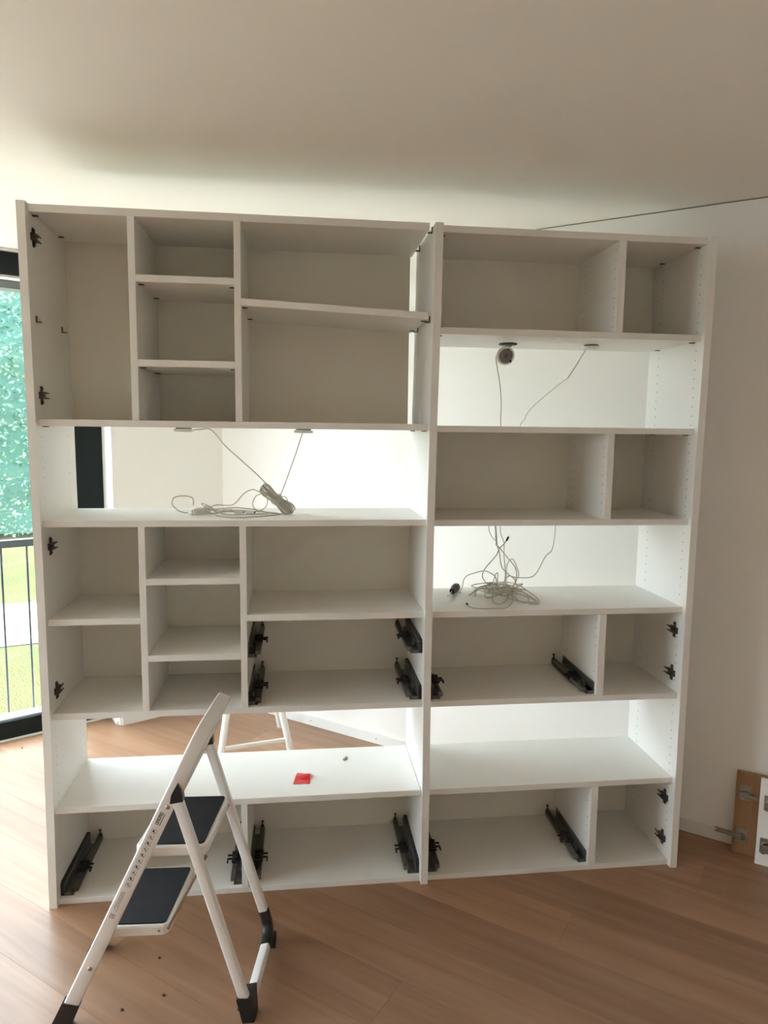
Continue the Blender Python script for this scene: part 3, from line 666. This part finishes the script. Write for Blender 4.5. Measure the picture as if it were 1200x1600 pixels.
# right bay tangle
R_b = [(1.611, 0.386, 1.27), (1.611, 0.34, 1.244), (1.611, 0.32, 1.21), (1.618, 0.3, 1.181), (1.614, 0.28, 1.13), (1.613, 0.26, 1.097), (1.609, 0.24, 1.056), (1.592, 0.22, 1.020)]
R_a = [(1.578, 0.387, 1.275), (1.575, 0.37, 1.242), (1.570, 0.335, 1.218), (1.575, 0.305, 1.199), (1.579, 0.277, 1.192), (1.576, 0.25, 1.181), (1.581, 0.233, 1.157), (1.585, 0.227, 1.122), (1.592, 0.22, 1.097), (1.614, 0.213, 1.075), (1.637, 0.207, 1.054), (1.648, 0.2, 1.012)]
R_c = [(1.604, 0.2, 1.218), (1.598, 0.2, 1.208), (1.588, 0.2, 1.193), (1.571, 0.2, 1.176), (1.56, 0.2, 1.15), (1.537, 0.2, 1.123), (1.519, 0.2, 1.101), (1.509, 0.2, 1.073), (1.525, 0.2, 1.048), (1.558, 0.2, 1.012)]
R_d = [(1.577, 0.24, 1.18), (1.599, 0.232, 1.152), (1.624, 0.224, 1.122), (1.641, 0.216, 1.097), (1.642, 0.208, 1.063), (1.621, 0.2, 1.01)]
R_f = [(1.836, 0.387, 1.28), (1.848, 0.375, 1.246), (1.838, 0.348, 1.2), (1.823, 0.332, 1.147), (1.795, 0.318, 1.126), (1.777, 0.304, 1.106), (1.754, 0.29, 1.072), (1.731, 0.276, 1.054), (1.699, 0.262, 1.051), (1.652, 0.248, 1.056), (1.616, 0.234, 1.062), (1.599, 0.22, 1.015)]
R_g = [(1.608, 0.22, 1.012), (1.606, 0.217, 1.066), (1.606, 0.215, 1.106), (1.616, 0.212, 1.129), (1.629, 0.21, 1.132), (1.643, 0.208, 1.103), (1.65, 0.205, 1.077), (1.641, 0.203, 1.053), (1.616, 0.2, 1.012)]
R_h = [(1.440, 0.265, 0.998), (1.449, 0.26, 1.02), (1.451, 0.251, 1.047), (1.464, 0.243, 1.067), (1.493, 0.234, 1.079), (1.52, 0.226, 1.087), (1.542, 0.217, 1.082), (1.563, 0.209, 1.064), (1.576, 0.2, 1.012)]
R_i = [(1.54, 0.2, 1.005), (1.55, 0.2, 1.048), (1.56, 0.2, 1.079), (1.569, 0.2, 1.081), (1.568, 0.2, 1.039), (1.576, 0.2, 1.005)]
zr = ZR[4] + 0.0017
R_j = [(1.428, 0.095, zr), (1.439, 0.055, zr), (1.478, 0.040, zr), (1.521, 0.042, zr), (1.554, 0.045, zr), (1.596, 0.11, zr), (1.625, 0.19, zr), (1.640, 0.25, zr + .01)]
cable('white cable dropping from behind the panel straight into right tangle', R_b, 0.0015)
cable('white cable from left of the hanging strip crossing into right tangle', R_a, 0.0016)
cable('white cable kinking out left below the small black plug', R_c, 0.0016)
cable('white cable bowing right from the end of the hanging strip', R_d, 0.0016)
cable('white cable sagging far right from upper shelf to right tangle', R_f, 0.0016)
cable('tall upright loop of white cable over the right tangle', R_g, 0.0014)
cable('white cable arching over to the left towards the screwdriver', R_h, 0.0016)
cable('narrow upright hairpin of white cable left of tangle centre', R_i, 0.0014)
cable('white cable lying along the front edge of right shelf', R_j, 0.0016, floor=ZR[4])
stp = MB().sweep([Vector((1.593, 0.386, 1.275)), Vector((1.591, 0.330, 1.246)), Vector((1.572, 0.24, 1.18))], rr(0.0040, 0.0017), nrm=(1, 0, 0))
tag(stp.build('cable_strip', 'plastic'), 'flat white light strip lead hanging into right cable bay', 'cable')
pile = tangle(1.585, 0.225, 0.115, 0.115, zr, 26, 0.045, 21)
pile2 = [Vector((1.48, 0.25, zr)), Vector((1.53, 0.30, zr + .02)), Vector((1.60, 0.28, zr + .03)), Vector((1.66, 0.24, zr + .02)), Vector((1.70, 0.11, zr)), Vector((1.66, 0.10, zr)), Vector((1.68, 0.2, zr + .012)), Vector((1.65, 0.32, zr + .02)), Vector((1.58, 0.33, zr + .022)), Vector((1.50, 0.26, zr + .01)), Vector((1.475, 0.245, zr)), Vector((1.55, 0.27, zr + .03)), Vector((1.63, 0.21, zr + .02)), Vector((1.69, 0.12, zr + .004)), Vector((1.62, 0.13, zr + .004)), Vector((1.56, 0.20, zr + .02)), Vector((1.535, 0.14, zr)), Vector((1.545, 0.10, zr)), Vector((1.59, 0.15, zr + .004)), Vector((1.66, 0.28, zr + .03)), Vector((1.69, 0.18, zr + .02)), Vector((1.702, 0.115, zr)), Vector((1.64, 0.12, zr)), Vector((1.60, 0.20, zr + .02)), Vector((1.52, 0.27, zr + .02)), Vector((1.49, 0.23, zr))]
cable('heaped tangle of thin white cable on the right shelf', pile, 0.0017, floor=ZR[4])
cable('longer strands of white cable spread wide over the right heap', pile2, 0.0018, floor=ZR[4])
for lb_, p, d in (('small black plug on the cable end hanging in right bay', Vector((1.598, 0.2, 1.206)), Vector((0.5, 0, 1))), ('small black plug on the cable end at front of right shelf', Vector((1.429, 0.095, zr + 0.003)), Vector((0.15, 1, 0)))):
    c = thing('cable_plug', lb_, 'plug', p); d.normalize()
    MB().lathe([(0.002, -0.003), (0.0036, 0.0), (0.0036, 0.012), (0.0022, 0.016)], (0, 0, 0), d, 10).build('body', 'black', c); MB().lathe([(0.0012, 0.016), (0.0012, 0.022)], (0, 0, 0), d, 8).build('pin', 'steel', c)
for i, (x, y) in enumerate(((1.445, 0.268), (1.436, 0.280), (1.428, 0.274))):     # bare wire ends of the arching cable
    tag(MB().tube([(1.440, 0.265, 0.998), (x + 0.004, y, 0.996), (x - 0.006 * i, y + 0.008 - 0.006 * i, 0.9915)], 0.0007, 5, 4).build('wire_end', 'steel'), ('bare wire end nearest the cable tangle', 'middle bare wire end behind screwdriver', 'bare wire end touching the screwdriver handle')[i], 'wire', 'bare wire ends by the screwdriver')
# screwdriver
dl = (Vector((1.361, 0.151, 0)) - Vector((1.440, 0.325, 0))).normalized()
sdv = thing('screwdriver', 'stubby black screwdriver lying on right shelf by the centre upright', 'screwdriver', Vector((1.445, 0.330, ZR[4])))
MB().lathe([(0.005, 0.0), (0.0135, 0.004), (0.0165, 0.018), (0.016, 0.045), (0.0125, 0.058), (0.0095, 0.066), (0.0125, 0.074), (0.0125, 0.084), (0.009, 0.092)], (0, 0, 0.0168), dl, 14).build('handle', 'black', sdv)
MB().lathe([(0.0022, 0.090), (0.0022, 0.160), (0.0030, 0.165), (0.0012, 0.172)], (0, 0, 0.0168), dl, 8).build('blade', 'steel', sdv)
# red wrapper and dowel on the lower left shelf
rd = MB(); z5 = ZL[4]
P = [(0.812, 0.104), (0.872, 0.102), (0.876, 0.172), (0.826, 0.182)]; vs = []; nx, ny = 7, 7
random.seed(2)
for j in range(ny):
    for i in range(nx):
        a, b = i / (nx - 1), j / (ny - 1); x = (P[0][0] * (1 - a) + P[1][0] * a) * (1 - b) + (P[3][0] * (1 - a) + P[2][0] * a) * b; y = (P[0][1] * (1 - a) + P[1][1] * a) * (1 - b) + (P[3][1] * (1 - a) + P[2][1] * a) * b
        vs.append((x, y, z5 + 0.0015 + 0.010 * math.exp(-((b - 0.62) / 0.18) ** 2) * (0.4 + a) + random.uniform(0, 0.0012)))
n = len(vs); vs += [(x, y, max(z5 + 0.0003, z - 0.0012)) for x, y, z in vs]
fs = [[j * nx + i, j * nx + i + 1, (j + 1) * nx + i + 1, (j + 1) * nx + i] for j in range(ny - 1) for i in range(nx - 1)]
bd = [i for i in range(nx)] + [j * nx + nx - 1 for j in range(1, ny)] + [(ny - 1) * nx + i for i in range(nx - 2, -1, -1)] + [j * nx for j in range(ny - 2, 0, -1)]
fs += [[n + k for k in f[::-1]] for f in fs] + [[bd[i], bd[(i + 1) % len(bd)], n + bd[(i + 1) % len(bd)], n + bd[i]] for i in range(len(bd))]
rd.add(vs, fs); tag(rd.build('plastic_wrapper', 'red'), 'small folded red plastic wrapper on the low white shelf', 'wrapper')
dw = MB().lathe([(0.003, 0.0), (0.004, 0.002), (0.004, 0.026), (0.003, 0.028)], (1.003, 0.268, z5 + 0.0042), (0.5, 0.86, 0), 10)
tag(dw.build('shelf_dowel', 'nickel'), 'tiny grey metal dowel on the low white shelf', 'dowel')
for i, ((x, y), w_) in enumerate((((-0.545, 1.26), 'tiny dark crumb on pale floor by the window'), ((0.410, -0.263), 'tiny dark crumb on floor behind ladder, under lower step'), ((0.449, -0.41), 'tiny dark crumb on floor between the ladder legs'), ((0.344, -0.45), 'tiny dark crumb on floor right of ladder front foot'), ((0.665, -0.485), 'tiny dark crumb on floor left of ladder rear foot'))):
    b_ = MB().lathe([(0.001, 0.0), (0.0045, 0.001), (0.004, 0.003), (0.001, 0.0045)], (x, y, 0.0), (0, 0, 1), 6); tag(b_.build('debris_crumb', 'bark'), w_, 'debris', 'crumbs on the floor')

# ------------------------------------------------------------------ cabinet doors leaning on the wall
WA = Vector((0, 2.125, 0))
def wallp(u, off, z): q = WA + U * u - V * off; return Vector((q.x, q.y, z))
def door(name, label, u0, w, h, off0, off1, m, hinges):
    t = thing(name, label, 'cabinet door', wallp(u0, off0, 0))
    lean = math.atan2(off0 - off1, h)
    zx = (V * math.sin(lean) + Vector((0, 0, math.cos(lean)))); nx = U.cross(zx).normalized()
    if nx.dot(-V) < 0: nx = -nx
    rot = Matrix((U, -nx, zx)).transposed().to_4x4()
    t.matrix_world = Matrix.Translation(wallp(u0, off0, 0)) @ rot
    MB().box(0, w, 0.0, 0.019, 0, h, c=0.0012).build('door_panel', m, t)
    for (x, z, kind) in hinges:
        hg = MB(); hg.box(x - 0.010, x + 0.032, -0.003, 0.0, z - 0.028, z + 0.028, c=0.001).lathe([(0.017, 0.0), (0.017, -0.006), (0.014, -0.007), (0.012, -0.003)], (x + 0.012, 0, z), (0, 1, 0), 20)
        ho = hg.build('hinge', 'nickel', t)
        arm = MB()
        if kind == 'left':                                  # opened arm, pointing out to the left of the door
            arm.box(x - 0.030, x + 0.010, -0.018, -0.004, z - 0.008, z + 0.008, c=0.002).box(x - 0.075, x - 0.028, -0.026, -0.021, z - 0.007 + 0.004, z + 0.012, c=0.001).box(x - 0.082, x - 0.028, -0.022, -0.010, z - 0.003, z - 0.001).box(x - 0.082, x - 0.028, -0.022, -0.010, z + 0.010, z + 0.012)
            arm.lathe([(0.005, -0.01), (0.005, 0.01)], (x - 0.030, -0.014, z + 0.002), (0, 0, 1), 10)
        else:                                               # folded arm lying across the door
            arm.box(x - 0.008, x + 0.030, -0.020, -0.004, z - 0.016, z + 0.006, c=0.003).box(x + 0.020, x + 0.075, -0.020, -0.012, z - 0.014, z - 0.002, c=0.002).box(x - 0.004, x + 0.010, -0.026, -0.012, z - 0.024, z - 0.014, c=0.002)
            arm.lathe([(0.005, -0.006), (0.005, 0.006)], (x + 0.004, -0.014, z - 0.018), (0, 1, 0), 10); arm.lathe([(0.004, 0), (0.003, -0.003)], (x + 0.050, -0.020, z - 0.008), (0, 1, 0), 10)
        arm.build('hinge_arm', 'nickel', ho)
    return t
door('kitchen_cupboard_leaf', 'oak veneered cabinet door leaning on the wall, hinges outward', 3.228, 0.36, 0.314, 0.062, 0.020, 'veneer', ((0.022, 0.235, 'fold'), (0.020, 0.070, 'left')))
door('kitchen_cupboard_leaf', 'white cabinet door leaning in front of the oak one', 3.312, 0.34, 0.322, 0.103, 0.062, 'laminate', ((0.026, 0.235, 'fold'), (0.022, 0.075, 'fold')))

# ------------------------------------------------------------------ white stool and offcut behind the bookcase
sto = thing('stool', 'white wooden stool with splayed legs behind the bookcase', 'stool', (0.585, 1.19, 0), math.radians(14))
MB().lathe([(0.17, 0.600), (0.185, 0.606), (0.19, 0.618), (0.185, 0.630), (0.16, 0.634), (0.0, 0.630)], (0, 0, 0), (0, 0, 1), 36).build('seat', 'trim', sto)
fo = [(-0.175, -0.165), (0.175, -0.165), (0.195, 0.165), (-0.195, 0.165)]
for x, y in fo:
    tp = Vector((x * 0.38, y * 0.38, 0.602)); bt = Vector((x, y, 0.0)); MB().sweep([bt, bt.lerp(tp, 0.5), tp], [(0.017 * math.cos(t * math.pi / 5), 0.014 * math.sin(t * math.pi / 5)) for t in range(10)]).build('leg', 'trim', sto)
for i, (zz) in enumerate((0.070, 0.36, 0.36, 0.36)):
    a_, b_ = fo[i], fo[(i + 1) % 4]; k = 1 - 0.62 * zz / 0.602
    MB().sweep([Vector((a_[0] * k, a_[1] * k, zz)), Vector((b_[0] * k, b_[1] * k, zz))], [(0.013 * math.cos(t * math.pi / 4), 0.008 * math.sin(t * math.pi / 4)) for t in range(8)], nrm=(0, 0, 1)).build('stretcher', 'trim', sto)
ob = MB().prism([(-0.190, 1.585), (-0.150, 1.505), (0.30, 1.70), (0.26, 1.77)], 0.0, 0.018); tag(ob.build('board_offcut', 'trim'), 'white board offcut lying on the floor behind the bookcase', 'board')

# ------------------------------------------------------------------ outside: railing, lawn, path, hedge
rl = thing('balcony_railing', 'grey metal railing with thin upright bars outside the window', 'railing', wpt(2.6, -0.20))
def rbox(mb, s0, s1, o0, o1, z0, z1):
    b0 = wpt(2.6, -0.20); q = [wpt(s0, o0) - b0, wpt(s1, o0) - b0, wpt(s1, o1) - b0, wpt(s0, o1) - b0]; return mb.prism([(v.x, v.y) for v in q], z0, z1)
rbox(MB(), -0.4, 3.3, -0.225, -0.185, 0.967, 1.005).build('top_rail', 'railing', rl)
rbox(MB(), -0.4, 3.3, -0.220, -0.190, -0.02, 0.01).build('bottom_rail', 'railing', rl)
mb0 = MB(); z0 = None
sE = lambda s: 0.5548 - s                                   # bars measured from the left pixel columns
k = 0; s = 0.555 - 0.205 - 0.1234 * 6
while s < 3.3:
    if s > -0.38:
        b0 = wpt(2.6, -0.20); q = wpt(s, -0.205) - b0
        MB().lathe([(0.006, 0.0), (0.006, 0.98)], (q.x, q.y, 0.0), (0, 0, 1), 8).build('baluster', 'railing', rl)
    s += 0.1234
OUT = -NW; GZ = -0.32
g = MB(); nx, ny = 40, 40; vs = []
for j in range(ny + 1):
    for i in range(nx + 1):
        q = Vector((-30 + 55 * i / nx, -22 + 55 * j / ny, 0)); d_ = (q - E0).dot(OUT)
        vs.append((q.x, q.y, GZ + max(0, d_ - 11.5) * 0.10 + (0.006 * math.sin(i * 1.7) * math.cos(j * 1.3) if d_ > 2 else 0)))
g.add(vs, [[j * (nx + 1) + i, j * (nx + 1) + i + 1, (j + 1) * (nx + 1) + i + 1, (j + 1) * (nx + 1) + i] for j in range(ny) for i in range(nx)], True)
struct(g.build('lawn', 'lawn'), 'bright green and yellow lawn outside the window')
vd = Vector((-0.345, 0.938, 0)).normalized(); vp = Vector((0.938, 0.345, 0))
cp = Vector((CAM.x, CAM.y, 0)) + vd * 7.62
pt = MB()
q = [cp - vp * 9 - vd * 0.8, cp + vp * 9 - vd * 0.8, cp + vp * 9 + vd * 0.85, cp - vp * 9 + vd * 0.85]
pt.prism([(v.x, v.y) for v in q], GZ - 0.2, GZ + 0.010); struct(pt.build('garden_path', 'path'), 'pale path crossing the lawn')

tc_ = bpy.data.objects.new('reflector', None); COL.objects.link(tc_); struct(tc_, 'pale paving slabs added outside the window to bounce light in')  # unseen slabs, added to bounce sunlight up to the ceiling
for i in range(-6, 7):
    for j in range(2):
        o0, o1 = -0.22 - 0.42 * j, -0.22 - 0.42 * j - 0.414
        q = [wpt(i * 0.6, o0), wpt(i * 0.6 + 0.594, o0), wpt(i * 0.6 + 0.594, o1), wpt(i * 0.6, o1)]
        MB().prism([(v.x, v.y) for v in q], GZ - 0.05, GZ + 0.04).build('reflector_slab', 'bounce_slab', tc_)
def hedge(name, label, c, wx, wy, h, nleaf, seed, lsz=0.11):
    random.seed(seed); t = thing(name, label, 'hedge', (c.x, c.y, GZ))
    rows_ = []; seg = 20; lv = 9
    bump = [[random.uniform(0.82, 1.1) for _ in range(seg)] for _ in range(lv)]
    def surf(u_, v_, k=1.0):
        th = u_ * 2 * math.pi; a = bump[min(lv - 1, int(v_ * lv))][int(u_ * seg) % seg]; b = bump[min(lv - 1, int(v_ * lv))][(int(u_ * seg) + 1) % seg]; f = (u_ * seg) % 1
        r_ = (a * (1 - f) + b * f) * k * (1.0 if v_ < 0.6 else math.sqrt(max(0.02, 1 - ((v_ - 0.6) / 0.42) ** 2)))
        q = vp * (math.cos(th) * wx * r_) + vd * (math.sin(th) * wy * r_); return Vector((q.x, q.y, v_ * h - 0.25))
    core = MB(); vs = [surf(i / seg, j / (lv - 1) * 0.97, 0.86) for j in range(lv) for i in range(seg)]
    core.add(vs, [[j * seg + i, j * seg + (i + 1) % seg, (j + 1) * seg + (i + 1) % seg, (j + 1) * seg + i] for j in range(lv - 1) for i in range(seg)] + [[(lv - 1) * seg + i for i in range(seg)]], True)
    core.build('inner_branches', 'leafcore', t)
    lf = MB()
    for _ in range(nleaf):
        u_ = random.random(); v_ = random.random() ** 0.9
        p = surf(u_, v_, random.uniform(0.84, 1.06)); a = Vector((random.gauss(0, 1), random.gauss(0, 1), random.gauss(0, 0.7))).normalized(); b = a.orthogonal().normalized(); b = (b * math.cos(random.uniform(0, 6.28)) + a.cross(b) * 0.7).normalized()
        s_ = lsz * random.uniform(0.6, 1.3)
        lf.v += [tuple(p - a * s_), tuple(p + b * s_ * 0.45), tuple(p + a * s_), tuple(p - b * s_ * 0.45)]; n_ = len(lf.v); lf.f.append((n_ - 4, n_ - 3, n_ - 2, n_ - 1)); lf.smooth.append(False)
    me = bpy.data.meshes.new('leaves'); me.from_pydata(lf.v, [], lf.f); me.materials.append(M['leaf']); o = link('leaves', me, t); o['kind'] = 'stuff'
    return t
base = Vector((CAM.x, CAM.y, 0))
hedge('hedge', 'tall leafy green hedge beyond the lawn', base + vd * 15.6, 5.5, 1.8, 6.8, 85000, 1, 0.046)
